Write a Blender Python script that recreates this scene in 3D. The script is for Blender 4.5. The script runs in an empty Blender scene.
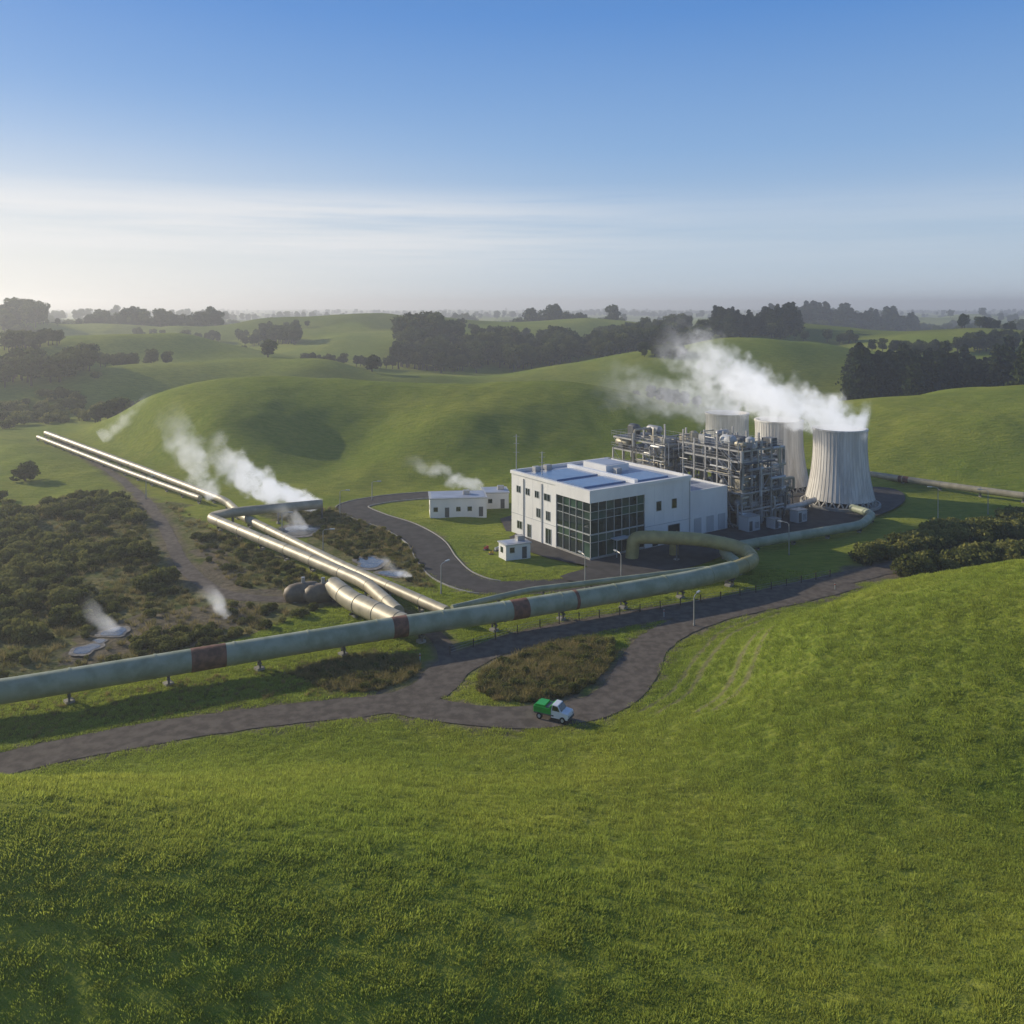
import bpy, math, random
import numpy as np
from mathutils import Vector, Matrix
rnd=random.Random(7); rng=np.random.default_rng(7)
F=887.; H=45.
def P(u,v,z=0.):
    D=(H-z)*F/(v-305.); return ((u-512.)*D/F, D, z)
scene=bpy.context.scene
# ---------------------------------------------------------------- noise
TAB=rng.random((256,256))
def vnoise(x,y,o=0):
    x=np.asarray(x,float)+o*17.3; y=np.asarray(y,float)+o*9.1
    xi=np.floor(x).astype(int); yi=np.floor(y).astype(int)
    fx=x-xi; fy=y-yi; fx=fx*fx*(3-2*fx); fy=fy*fy*(3-2*fy)
    a=TAB[xi%256,yi%256]; b=TAB[(xi+1)%256,yi%256]; c=TAB[xi%256,(yi+1)%256]; d=TAB[(xi+1)%256,(yi+1)%256]
    return (a*(1-fx)+b*fx)*(1-fy)+(c*(1-fx)+d*fx)*fy
def fbm(x,y,o=0,n=4):
    s=0;a=.5;t=0
    for i in range(n):
        s=s+a*vnoise(x*2**i,y*2**i,o+i*3); t+=a; a*=.5
    return s/t
def sst(a,b,x):
    t=np.clip((x-a)/(b-a),0,1); return t*t*(3-2*t)
# ---------------------------------------------------------------- splines
def catmull(pts,step=1.5):
    pts=[np.array(p,float) for p in pts]
    P0=[2*pts[0]-pts[1]]+pts+[2*pts[-1]-pts[-2]]
    out=[]
    for i in range(1,len(P0)-2):
        a,b,c,d=P0[i-1:i+3]; n=max(2,int(np.linalg.norm(c-b)/step))
        for k in range(n):
            t=k/n
            out.append(.5*((2*b)+(-a+c)*t+(2*a-5*b+4*c-d)*t*t+(-a+3*b-3*c+d)*t**3))
    out.append(pts[-1]); return np.array(out)
def g2(l): return [P(u,v)[:2] for u,v in l]
R1=catmull(g2([(-260,835),(-120,797),(0,765),(100,743),(200,726),(300,713),(385,704),(430,690),(452,668),(490,650),(545,634),(620,620),(700,607),(780,593),(850,577),(930,560),(1100,535)]))
R2=catmull(g2([(400,703),(440,711),(490,717),(540,717),(590,709),(622,692),(637,670),(652,645),(690,623),(750,606),(800,596),(850,583)]))
R3=catmull(g2([(690,578),(640,581),(590,584),(540,587),(490,588),(455,577),(437,560),(425,542),(400,527),(370,517),(352,507),(380,500),(420,496),(470,494)]))
R4=catmull(g2([(452,672),(440,640),(400,615),(330,600),(262,600),(215,590),(180,560),(160,520),(120,480),(60,442)]),3)
ROADS=[R1,R2,R3]
def dist_poly(x,y,pl):
    d=np.full(x.shape,1e9)
    for i in range(len(pl)-1):
        ax,ay=pl[i][:2]; bx,by=pl[i+1][:2]; dx,dy=bx-ax,by-ay; L=dx*dx+dy*dy+1e-9
        t=np.clip(((x-ax)*dx+(y-ay)*dy)/L,0,1)
        d=np.minimum(d,(x-ax-t*dx)**2+(y-ay-t*dy)**2)
    return np.sqrt(d)
def inpoly(x,y,poly):
    r=np.zeros(x.shape,bool); n=len(poly)
    for i in range(n):
        x1,y1=poly[i]; x2,y2=poly[(i+1)%n]
        c=((y1>y)!=(y2>y))&(x<(x2-x1)*(y-y1)/(y2-y1+1e-12)+x1); r^=c
    return r
# ---------------------------------------------------------------- terrain
BUMPS=[ # cx cy sx sy amp rot
 (80,100,34,20,13,-.15),(120,95,50,26,6,0),(-38,54,36,14,10.5,.1),(-75,50,20,16,3,0),(30,38,30,14,6,0),(-110,60,50,20,6,0),
 (-48,302,46,32,18.5,.05),(-100,290,26,26,11.5,-.25),(26,304,32,32,9,.1),(-14,258,20,14,5.5,.4),(-80,256,16,12,5,-.4),(-45,250,10,14,-3,-.2),
 (190,300,78,38,17,0),(150,260,30,14,3,.2),(150,490,70,46,24,.05),(60,470,50,32,10,0),
 (-215,520,60,38,24,.05),(-330,470,70,44,19,0),(-105,440,38,30,16,.0),(-165,420,32,24,10,.1),(-250,410,50,30,7,0),(-20,430,30,24,5,0),
 (-40,640,110,60,14,0),(150,690,80,60,16,0),(330,600,90,56,23,0),(250,760,70,60,20,0),(-480,760,150,90,26,0),(-180,800,110,60,26,0),(60,860,110,60,22,0),
 (500,420,120,80,22,0),(-480,380,120,80,20,0)]
FLAT=[R1[::4],R2[::4],R3[::4],np.array(g2([(40,434),(228,504),(330,560),(440,612)])),
      np.array(g2([(-200,735),(0,693),(375,640),(738,575)])),np.array(g2([(600,540),(700,535),(840,508),(880,495),(1100,512)])),np.array(g2([(427,505),(500,505)]))]
def height(x,y):
    x=np.asarray(x,float); y=np.asarray(y,float)
    h=np.zeros(x.shape)
    for cx,cy,sx,sy,a,r in BUMPS:
        c,s=math.cos(r),math.sin(r); dx=x-cx; dy=y-cy
        X=(c*dx+s*dy)/sx; Y=(-s*dx+c*dy)/sy
        h=h+a*np.exp(-.5*(X*X+Y*Y))
    far=sst(400,850,y)
    h=h+far*((fbm(x/210,y/260,5,3)-.42)*54)+sst(235,320,y)*(fbm(x/52,y/60,2,2)-.5)*8
    h=h*(1-.5*sst(1200,4000,y))
    d=np.full(x.shape,1e9)
    m=(y<340)&(y>60)&(np.abs(x)<260)
    if m.any():
        dd=np.full(int(m.sum()),1e9)
        for pl in FLAT: dd=np.minimum(dd,dist_poly(x[m],y[m],pl))
        d[m]=dd
    k=sst(3.5,22,d)
    h=h*k
    h=h+sst(3,10,d)*(fbm(x/9,y/9,8,2)-.5)*.9*(1-sst(260,400,y))
    return h
def hz(x,y): return float(height(np.array([x]),np.array([y]))[0])
def mesh_obj(name,co,faces,mats=(),fm=None,smooth=False,parent=None):
    me=bpy.data.meshes.new(name)
    me.from_pydata([tuple(c) for c in co],[],faces); 
    for m in mats: me.materials.append(m)
    if fm is not None: me.polygons.foreach_set('material_index',fm)
    if smooth: me.polygons.foreach_set('use_smooth',[True]*len(me.polygons))
    me.update(); ob=bpy.data.objects.new(name,me); scene.collection.objects.link(ob)
    if parent: ob.parent=parent
    return ob
# ---------------------------------------------------------------- materials
def newmat(name):
    m=bpy.data.materials.new(name); m.use_nodes=True; nt=m.node_tree; nt.nodes.clear()
    o=nt.nodes.new('ShaderNodeOutputMaterial'); return m,nt,o
def N(nt,t,**k):
    n=nt.nodes.new(t)
    for a,b in k.items():
        if a.startswith('i_'): n.inputs[a[2:].replace('_',' ')].default_value=b
        else: setattr(n,a,b)
    return n
def mix(nt,fac,a,b,bt='MIX'):
    n=nt.nodes.new('ShaderNodeMix'); n.data_type='RGBA'; n.blend_type=bt
    for i,val in ((0,fac),(6,a),(7,b)):
        if isinstance(val,bpy.types.NodeSocket): nt.links.new(val,n.inputs[i])
        else: n.inputs[i].default_value=val if i==0 else (*val,1) if len(val)==3 else val
    return n.outputs[2]
def ramp(nt,src,a,b,ca=0.,cb=1.):
    n=nt.nodes.new('ShaderNodeMapRange'); n.interpolation_type='SMOOTHSTEP'
    nt.links.new(src,n.inputs[0])
    for i,v in enumerate((a,b,ca,cb)): n.inputs[i+1].default_value=v
    return n.outputs[0]
def mth(nt,op,a,b=None,c=None):
    n=nt.nodes.new('ShaderNodeMath'); n.operation=op
    for i,v in enumerate((a,b,c)):
        if v is None: continue
        if isinstance(v,bpy.types.NodeSocket): nt.links.new(v,n.inputs[i])
        else: n.inputs[i].default_value=v
    return n.outputs[0]
def noi(nt,scale,detail=4,vec=None,rough=.55,sc=None):
    n=nt.nodes.new('ShaderNodeTexNoise'); n.inputs['Scale'].default_value=scale; n.inputs['Detail'].default_value=detail; n.inputs['Roughness'].default_value=rough
    if vec is None:
        vec=nt.nodes.new('ShaderNodeNewGeometry').outputs['Position']
    if sc:
        mp=nt.nodes.new('ShaderNodeMapping'); mp.inputs['Scale'].default_value=sc; nt.links.new(vec,mp.inputs[0]); vec=mp.outputs[0]
    nt.links.new(vec,n.inputs['Vector']); return n.outputs['Fac']
def simple(name,col,rough=.6,metal=0.,var=.25,scale=1.5,bump=0.,bscale=8,sc=None,col2=None,spec=.5):
    m,nt,o=newmat(name); b=N(nt,'ShaderNodeBsdfPrincipled'); nt.links.new(b.outputs[0],o.inputs[0])
    b.inputs['Roughness'].default_value=rough; b.inputs['Metallic'].default_value=metal; b.inputs['Specular IOR Level'].default_value=spec
    n=ramp(nt,noi(nt,scale,4,sc=sc),.35,.65)
    c2=col2 or tuple(c*(1-var) for c in col)
    nt.links.new(mix(nt,n,col,c2),b.inputs['Base Color'])
    if bump:
        bp=N(nt,'ShaderNodeBump'); bp.inputs['Strength'].default_value=bump; bp.inputs['Distance'].default_value=.1
        nt.links.new(noi(nt,bscale,3),bp.inputs['Height']); nt.links.new(bp.outputs[0],b.inputs['Normal'])
    return m
def pasture(nt,det=True):
    big=ramp(nt,noi(nt,.018,2),.35,.65); mid=ramp(nt,noi(nt,.11,3),.3,.7)
    c=mix(nt,big,(.180,.235,.030),(.270,.285,.045))
    c=mix(nt,mth(nt,'MULTIPLY',mid,.5),c,(.135,.195,.024))
    if det:
        fine=ramp(nt,noi(nt,1.1,3),.3,.7); c=mix(nt,mth(nt,'MULTIPLY',fine,.35),c,(.29,.27,.06))
    return c
mT,nt,o=newmat('ground_mat'); b=N(nt,'ShaderNodeBsdfPrincipled'); nt.links.new(b.outputs[0],o.inputs[0]); b.inputs['Roughness'].default_value=1.; b.inputs['Specular IOR Level'].default_value=.03
at=N(nt,'ShaderNodeAttribute',attribute_name='mask'); sep=N(nt,'ShaderNodeSeparateColor'); nt.links.new(at.outputs['Color'],sep.inputs[0])
c=pasture(nt)
ter=ramp(nt,noi(nt,.9,3,sc=(.35,1.6,1.2)),.42,.62)
c=mix(nt,mth(nt,'MULTIPLY',ter,.4),c,(.09,.135,.016))
sn=ramp(nt,noi(nt,.35,6,rough=.7),.38,.62)
scr=mix(nt,sn,(.095,.115,.030),(.21,.185,.08)); scr=mix(nt,ramp(nt,noi(nt,1.3,4),.5,.7),scr,(.065,.085,.024))
c=mix(nt,sep.outputs[0],c,scr)
dirt=mix(nt,ramp(nt,noi(nt,.6,6,rough=.7),.35,.65),(.21,.165,.12),(.12,.095,.07))
c=mix(nt,sep.outputs[1],c,dirt)
c=mix(nt,sep.outputs[2],c,(.035,.05,.012))
nt.links.new(c,b.inputs['Base Color'])
h1=noi(nt,1.6,4,rough=.65); h2=noi(nt,.5,3,sc=(.4,1.6,1)); hs=mth(nt,'ADD',h1,mth(nt,'MULTIPLY',h2,1.3))
bp=N(nt,'ShaderNodeBump'); bp.inputs['Strength'].default_value=.8; bp.inputs['Distance'].default_value=.4
nt.links.new(hs,bp.inputs['Height']); nt.links.new(bp.outputs[0],b.inputs['Normal'])

M_road=simple('gravel_road_mat',(.155,.130,.105),.95,var=.38,scale=.8,bump=.5,bscale=6,spec=.1)
M_asph=simple('asphalt_mat',(.085,.078,.072),.9,var=.3,scale=.5,bump=.2,bscale=10,spec=.15)
M_conc=simple('concrete_mat',(.36,.34,.30),.85,var=.2,scale=.6,bump=.1)
M_tower=simple('tower_concrete_mat',(.70,.67,.61),.85,col2=(.52,.49,.44),scale=.9,sc=(1.2,1.2,.12),bump=.05)
M_rib=simple('tower_rib_mat',(.60,.57,.52),.85,var=.25,scale=1,sc=(1,1,.1))
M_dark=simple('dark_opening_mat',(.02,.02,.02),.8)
M_wall=simple('white_cladding_mat',(.78,.765,.73),.55,var=.1,scale=.3,sc=(1,1,.4))
M_wall2=simple('grey_cladding_mat',(.46,.47,.47),.5,var=.08,scale=.4)
M_roof=simple('roof_membrane_mat',(.38,.42,.50),.45,var=.2,scale=.25)
M_panel=simple('roof_blue_panel_mat',(.10,.19,.36),.2,var=.1,scale=.5)
M_frame=simple('aluminium_frame_mat',(.50,.52,.51),.4,.3,var=.1)
M_glass=simple('glass_mat',(.018,.035,.032),.04,var=.5,scale=.35,spec=1.)
M_glass2=simple('glass_green_mat',(.05,.10,.07),.06,var=.4,scale=.5,spec=1.)
M_green=simple('pipe_green_mat',(.37,.39,.27),.55,var=.22,scale=.45,col2=(.25,.28,.175),bump=.15,bscale=2)
M_rust=simple('pipe_rust_mat',(.24,.105,.06),.75,var=.5,scale=1.2)
M_tan=simple('pipe_tan_mat',(.43,.38,.27),.5,.15,var=.2,scale=.5,col2=(.31,.275,.19))
M_yel=simple('pipe_olive_mat',(.38,.34,.14),.5,var=.25,scale=.7)
M_steel=simple('steel_mat',(.46,.45,.43),.45,.3,var=.25,scale=.6)
M_dsteel=simple('dark_steel_mat',(.12,.125,.13),.5,.3,var=.3,scale=.6)
M_cream=simple('vessel_mat',(.48,.42,.30),.5,.1,var=.3,scale=.5)
M_silen=simple('silencer_mat',(.22,.17,.11),.6,.1,var=.35,scale=.8)
M_water=simple('pool_water_mat',(.16,.15,.13),.10,var=.5,scale=.8,spec=.9,bump=.15,bscale=3)
M_mud=simple('pool_mud_mat',(.26,.23,.19),.7,var=.5,scale=1.5,bump=.4,bscale=4)
M_red=simple('red_paint_mat',(.45,.04,.03),.45); M_yp=simple('yellow_paint_mat',(.6,.38,.04),.45)
M_white=simple('white_paint_mat',(.78,.78,.78),.3,var=.04); M_gpaint=simple('green_paint_mat',(.02,.38,.04),.3,var=.1)
M_tyre=simple('tyre_mat',(.02,.02,.02),.85)
M_bark=simple('bark_mat',(.07,.05,.035),.9,var=.3,scale=3)
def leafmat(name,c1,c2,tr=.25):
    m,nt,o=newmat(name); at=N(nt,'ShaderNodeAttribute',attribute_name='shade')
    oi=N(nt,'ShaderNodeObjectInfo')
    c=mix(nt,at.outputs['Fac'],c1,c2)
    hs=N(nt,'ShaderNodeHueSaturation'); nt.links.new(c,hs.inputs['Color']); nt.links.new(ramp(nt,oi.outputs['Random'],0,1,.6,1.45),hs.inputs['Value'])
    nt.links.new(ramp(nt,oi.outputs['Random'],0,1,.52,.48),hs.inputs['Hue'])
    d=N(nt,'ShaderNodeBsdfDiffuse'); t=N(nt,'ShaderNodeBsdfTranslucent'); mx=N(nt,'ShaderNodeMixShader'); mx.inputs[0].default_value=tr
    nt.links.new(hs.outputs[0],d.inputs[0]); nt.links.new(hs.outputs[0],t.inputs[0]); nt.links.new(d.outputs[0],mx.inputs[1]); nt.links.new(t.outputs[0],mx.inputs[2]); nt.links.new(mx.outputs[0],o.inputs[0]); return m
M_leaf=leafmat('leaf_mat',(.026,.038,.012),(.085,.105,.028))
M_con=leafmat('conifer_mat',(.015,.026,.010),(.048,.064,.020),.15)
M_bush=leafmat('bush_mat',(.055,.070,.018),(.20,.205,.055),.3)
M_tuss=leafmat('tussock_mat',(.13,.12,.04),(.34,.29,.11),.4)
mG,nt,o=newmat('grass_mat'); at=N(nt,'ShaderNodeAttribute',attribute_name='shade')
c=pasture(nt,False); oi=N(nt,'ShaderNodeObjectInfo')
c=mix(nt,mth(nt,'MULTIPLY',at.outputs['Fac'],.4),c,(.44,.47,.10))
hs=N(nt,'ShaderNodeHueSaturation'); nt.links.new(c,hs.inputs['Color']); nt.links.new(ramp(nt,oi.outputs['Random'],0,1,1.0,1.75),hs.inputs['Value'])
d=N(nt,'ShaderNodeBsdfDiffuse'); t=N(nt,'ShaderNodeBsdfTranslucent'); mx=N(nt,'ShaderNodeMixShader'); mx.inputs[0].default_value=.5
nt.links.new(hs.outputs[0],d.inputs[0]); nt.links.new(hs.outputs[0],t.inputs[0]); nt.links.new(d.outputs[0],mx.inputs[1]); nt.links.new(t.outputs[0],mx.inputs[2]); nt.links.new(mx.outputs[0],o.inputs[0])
# ---------------------------------------------------------------- ground mesh
nx,ny=760,860
s=np.linspace(-1,1,nx); s=.55*s+.45*s**3; s=s*1.25
yy=np.zeros(ny); yy[:40]=np.linspace(-40,35,40)
t=np.linspace(0,1,ny-40); yy[40:]=36+ (7000-36)*(.035*t+.965*(np.exp(7.2*t)-1)/(np.exp(7.2)-1))
Yg,Sg=np.meshgrid(yy,s,indexing='ij'); Xg=Sg*(np.maximum(Yg,0)+60)
Zg=height(Xg.ravel(),Yg.ravel()).reshape(Xg.shape)
co=np.stack([Xg,Yg,Zg],-1).reshape(-1,3).astype(np.float32)
ii=np.arange(ny-1)[:,None]*nx+np.arange(nx-1)[None,:]
fc=np.stack([ii,ii+1,ii+nx+1,ii+nx],-1).reshape(-1,4)
me=bpy.data.meshes.new('ground'); me.vertices.add(len(co)); me.vertices.foreach_set('co',co.ravel())
me.loops.add(fc.size); me.loops.foreach_set('vertex_index',fc.ravel().astype(np.int32)); me.polygons.add(len(fc))
me.polygons.foreach_set('loop_start',np.arange(0,fc.size,4,dtype=np.int32)); me.polygons.foreach_set('use_smooth',np.ones(len(fc),bool)); me.update(calc_edges=True)
X=co[:,0].astype(float);Y=co[:,1].astype(float)
SCRUB=[g2(l) for l in ([(-200,520),(0,515),(60,500),(130,500),(175,505),(215,530),(300,568),(345,592),(330,608),(240,640),(100,668),(-150,705)],
 [(262,512),(340,508),(372,522),(412,545),(425,575),(440,590),(400,585),(330,555)],
 [(478,690),(480,668),(505,652),(560,640),(612,640),(618,660),(600,690),(560,706),(500,704)],
 [(285,672),(350,655),(425,655),(432,680),(400,694),(330,692)],[(845,585),(870,560),(960,530),(1100,510),(1150,560),(1000,570)])]
mask=np.zeros((len(co),4),np.float32); mask[:,3]=1
near=(Y>60)&(Y<340)
xn=X[near]+ (fbm(X[near]/5,Y[near]/5,11)-.5)*9; yn=Y[near]+(fbm(X[near]/5,Y[near]/5,21)-.5)*9
sc=np.zeros(near.sum())
for pl in SCRUB: sc=np.maximum(sc,inpoly(xn,yn,pl)*1.0)
DIRT=[g2(l) for l in ([(195,540),(215,545),(265,590),(285,600),(230,600),(200,570)],[(70,635),(130,618),(230,606),(270,614),(235,632),(120,655),(70,662)],[(285,518),(325,518),(325,532),(290,532)],[(355,558),(405,567),(410,577),(372,574)])]
di=np.zeros(near.sum())
for pl in DIRT: di=np.maximum(di,inpoly(xn,yn,pl)*.8)
dr=np.full(near.sum(),1e9)
for pl in ROADS: dr=np.minimum(dr,dist_poly(X[near],Y[near],pl[::2]))
nz=fbm(X[near]/2.5,Y[near]/2.5,31)
di=np.maximum(di,(1-sst(2.6,4.6,dr+(nz-.5)*4))*.9)
d4=dist_poly(X[near],Y[near],R4[::2]); di=np.maximum(di,(1-sst(1.2,3.2,d4+(nz-.5)*3))*.75)
TRK=[]
for off in (0,2.0,6.5,8.5):
    tr=catmull([(p[0]+off*.9,p[1]-off*.35) for p in g2([(640,712),(672,692),(690,668),(705,650),(722,632),(765,612)])]); TRK.append(tr)
    di=np.maximum(di,(1-sst(.15,.5,dist_poly(X[near],Y[near],tr)+(nz-.5)*.5))*.6)
mask[near,0]=sc; mask[near,1]=di
fz=(Y>=340)
mask[fz,2]=sst(.58,.62,fbm(X[fz]/130,Y[fz]/200,41,3))*.35
at=me.color_attributes.new('mask','FLOAT_COLOR','POINT'); at.data.foreach_set('color',mask.ravel())
me.materials.append(mT); gob=bpy.data.objects.new('ground',me); scene.collection.objects.link(gob)
# ---------------------------------------------------------------- roads
def ribbon(name,pl,w,mat,dz,nw=5,jit=0.):
    pl=np.array(pl); tn=np.gradient(pl,axis=0); tn/=np.linalg.norm(tn,axis=1)[:,None]; nr=np.stack([-tn[:,1],tn[:,0]],1)
    k=np.linspace(-.5,.5,nw); 
    ww=w*np.ones(len(pl)); 
    if jit: ww=w+(fbm(np.arange(len(pl))*.4,np.zeros(len(pl)),3)-.5)*jit
    pts=pl[:,None,:]+nr[:,None,:]*(k[None,:,None]*ww[:,None,None])
    z=height(pts[...,0].ravel(),pts[...,1].ravel())+dz
    co=np.concatenate([pts.reshape(-1,2),z[:,None]],1); n=len(pl)
    f=[(i*nw+j,(i+1)*nw+j,(i+1)*nw+j+1,i*nw+j+1) for i in range(n-1) for j in range(nw-1)]
    return mesh_obj(name,co,[q[::-1] for q in f],[mat],smooth=True)
ribbon('road',R1,5.0,M_road,.06,jit=2.2); ribbon('road',R2,5.0,M_road,.075,jit=2.2); ribbon('road',R3,7.0,M_asph,.09)
ribbon('dirt_track',R4,2.4,M_road,.045,jit=1.5)
def sheet(name,poly,mat,z):
    poly=catmull(list(poly)+[poly[0]],2)[:-1]
    import bmesh
    bm=bmesh.new(); vs=[bm.verts.new((p[0],p[1],z)) for p in poly]; f=bm.faces.new(vs); f.normal_update()
    if f.normal.z<0: f.normal_flip()
    bmesh.ops.triangulate(bm,faces=bm.faces); me=bpy.data.meshes.new(name); bm.to_mesh(me); bm.free(); me.materials.append(mat)
    ob=bpy.data.objects.new(name,me); scene.collection.objects.link(ob); return ob
YARD=g2([(500,520),(560,505),(700,500),(800,492),(880,488),(905,497),(890,512),(820,532),(760,545),(735,552),(700,566),(640,580),(585,584),(560,578),(588,568),(550,560),(515,545)])
sheet('asphalt_yard',YARD,M_asph,.30)
# ---------------------------------------------------------------- mesh builder
class MB:
    def __init__(s): s.v=[];s.f=[];s.m=[];s.mats=[]
    def mi(s,m):
        if m not in s.mats: s.mats.append(m)
        return s.mats.index(m)
    def box(s,x0,x1,y0,y1,z0,z1,m):
        b=len(s.v); s.v+=[(x0,y0,z0),(x1,y0,z0),(x1,y1,z0),(x0,y1,z0),(x0,y0,z1),(x1,y0,z1),(x1,y1,z1),(x0,y1,z1)]
        q=[(0,3,2,1),(4,5,6,7),(0,1,5,4),(1,2,6,5),(2,3,7,6),(3,0,4,7)]
        s.f+=[tuple(b+i for i in a) for a in q]; s.m+=[s.mi(m)]*6
    def tube(s,pts,r,m,n=12,cap=True,radii=None):
        pts=[Vector(p) for p in pts]; b=len(s.v); k=len(pts); up=Vector((0,0,1)); prev=None
        for i,p in enumerate(pts):
            t=(pts[min(i+1,k-1)]-pts[max(i-1,0)]).normalized()
            if prev is None:
                a=up.cross(t); 
                if a.length<1e-3: a=Vector((1,0,0))
            else: a=prev-t*prev.dot(t)
            a.normalize(); prev=a; c=t.cross(a); rr=radii[i] if radii else r
            for j in range(n):
                w=2*math.pi*j/n; s.v.append(tuple(p+a*math.cos(w)*rr+c*math.sin(w)*rr))
        for i in range(k-1):
            for j in range(n):
                j2=(j+1)%n; s.f.append((b+i*n+j,b+i*n+j2,b+(i+1)*n+j2,b+(i+1)*n+j)); s.m.append(s.mi(m))
        if cap:
            s.f.append(tuple(b+j for j in range(n))[::-1]); s.m.append(s.mi(m)); s.f.append(tuple(b+(k-1)*n+j for j in range(n))); s.m.append(s.mi(m))
    def bar(s,p,q,w,m): s.tube([p,q],w*.7,m,4)
    def lathe(s,cx,cy,prof,m,n=48):
        b=len(s.v)
        for r,z in prof:
            for j in range(n):
                w=2*math.pi*j/n; s.v.append((cx+r*math.cos(w),cy+r*math.sin(w),z))
        for i in range(len(prof)-1):
            for j in range(n):
                j2=(j+1)%n; s.f.append((b+i*n+j,b+i*n+j2,b+(i+1)*n+j2,b+(i+1)*n+j)); s.m.append(s.mi(m))
    def make(s,name,parent=None,smooth=False,bevel=0):
        ob=mesh_obj(name,s.v,s.f,s.mats,s.m,parent=parent)
        if smooth:
            ob.data.polygons.foreach_set('use_smooth',[True]*len(ob.data.polygons)); ob.data.set_sharp_from_angle(angle=math.radians(40))
        if bevel:
            md=ob.modifiers.new('bevel','BEVEL'); md.width=bevel; md.segments=2
        return ob
def empty(name,loc=(0,0,0),rz=0.):
    e=bpy.data.objects.new(name,None); e.location=loc; e.rotation_euler=(0,0,rz); e.empty_display_size=.5; scene.collection.objects.link(e); return e
def kerb(pl,off,name):
    pl=np.array(pl); tn=np.gradient(pl,axis=0); tn/=np.linalg.norm(tn,axis=1)[:,None]; nr=np.stack([-tn[:,1],tn[:,0]],1)
    a=pl+nr*off; b2=pl+nr*(off+.18)
    v=[];f=[]
    for i in range(len(a)):
        for p,z in ((a[i],-.1),(a[i],.22),(b2[i],.22),(b2[i],-.1)): v.append((p[0],p[1],z))
    for i in range(len(a)-1):
        for j in range(3): f.append((i*4+j,i*4+j+1,(i+1)*4+j+1,(i+1)*4+j))
    return mesh_obj(name,v,f,[M_conc])
kerb(R3[20:],3.5,'kerb'); kerb(R3[20:],-3.68,'kerb')
# ---------------------------------------------------------------- pipes
def fillet(pts,r):
    pts=[Vector(p) for p in pts]; out=[pts[0]]
    for i in range(1,len(pts)-1):
        a=(pts[i-1]-pts[i]); c=(pts[i+1]-pts[i]); rr=min(r,a.length*.45,c.length*.45)
        p0=pts[i]+a.normalized()*rr; p2=pts[i]+c.normalized()*rr
        for k in range(9):
            t=k/8; out.append(p0*(1-t)**2+pts[i]*2*t*(1-t)+p2*t*t)
    out.append(pts[-1]); return out
def resamp(pts,step):
    out=[];acc=0
    for a,b in zip(pts[:-1],pts[1:]):
        L=(b-a).length; t=acc
        while t<L: out.append((a+(b-a)*(t/L),(b-a).normalized())); t+=step
        acc=t-L
    return out
def pipeline(name,pts,r,mat,flr=2.5,sup=11,rust=(),joint=9):
    e=empty(name); path=fillet(pts,flr); mb=MB(); mb.tube(path,r,mat,20)
    mb.make('pipe',e,smooth=True)
    mb=MB()
    for p,t in resamp(path,joint)[1:]:
        mb.tube([p-t*.12,p+t*.12],r*1.045,mat,20)
    mb.make('joint_bands',e,smooth=True)
    if rust:
        mb=MB()
        allp=resamp(path,.5)
        for s0,s1 in rust:
            q=[p for p,t in allp[int(s0*2):int(s1*2)]]
            if len(q)>1: mb.tube(q,r*1.02,M_rust,20)
        mb.make('rusted_sections',e,smooth=True)
    mb=MB()
    for p,t in resamp(path,sup)[0:]:
        if abs(t.z)>.3: continue
        g=hz(p.x,p.y); 
        nrm=Vector((-t.y,t.x,0)).normalized()
        mb.tube([(p.x,p.y,g-.6),(p.x,p.y,g+.35)],r*.5,M_conc,4)
        for sg in (-1,1):
            mb.bar(p+nrm*sg*r*.45+Vector((0,0,g+.3-p.z)),p+nrm*sg*r*.45-Vector((0,0,r*.7)),.2,M_dsteel)
        mb.tube([p-nrm*r*.75-Vector((0,0,r+.08)),p+nrm*r*.75-Vector((0,0,r+.08))],.18,M_dsteel,4)
    mb.make('supports',e); return e
zc=2.5
main=[(-110,81,zc),(-56.3,97.4,zc),(-37.5,106.5,zc),P(384,629,zc),P(500,612,zc),P(610,594,zc),P(690,580,zc)]
pipeline('pipeline',main+[(35.5,142.5,zc)],1.35,M_green,3,10.5,rust=((76,80.5),(101,103.5),(118,121),(128,129.3)))
pipeline('pipeline',[(35,142.2,zc),(40.5,147.5,zc),(40,153.5,3.0),(33,155,4.1),(24,156.4,4.1),(21.5,156.9,3.8),(21.2,157.1,0)],1.15,M_yel,3,12,joint=4)
pipeline('pipeline',[(29,159,0),(29,159,3.0),(36,157.6,3.0),(41,150,2.4)],.8,M_yel,2,14,joint=4)
pipeline('pipeline',[(38,148,1.6),P(720,549,1.6),P(790,537,1.6),P(862,525,1.6),P(873,514,1.6),P(852,508,1.6)],.85,M_green,3,9)
pipeline('pipeline',[P(868,474,1.6),P(950,486,1.6),P(1100,506,1.6)],.8,M_tan,3,9,rust=((8,11),))
pipeline('pipeline',[P(46,433,1.5),P(140,468,1.5),P(226,501,1.5),P(243,517,1.5),P(345,567,1.5),P(447,612,1.7)],.8,M_tan,4,9)
pipeline('pipeline',[P(38,437,1.4),P(128,472,1.4),P(200,498,1.4)],.6,M_tan,4,9)
pipeline('pipeline',[P(322,504,3.2),P(235,512,3.2),P(208,517,1.9),P(290,551,1.9),P(366,583,1.9),P(398,612,2.3)],.95,M_tan,3.5,9)
pipeline('pipeline',[P(333,586,2.2),P(352,601,2.2),P(405,625,2.4)],1.4,M_tan,2,9,joint=5)
pipeline('pipeline',[P(452,608,1.6),P(530,590,1.6),P(640,577,1.6),P(705,569,1.6)],.45,M_green,2,8)
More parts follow.
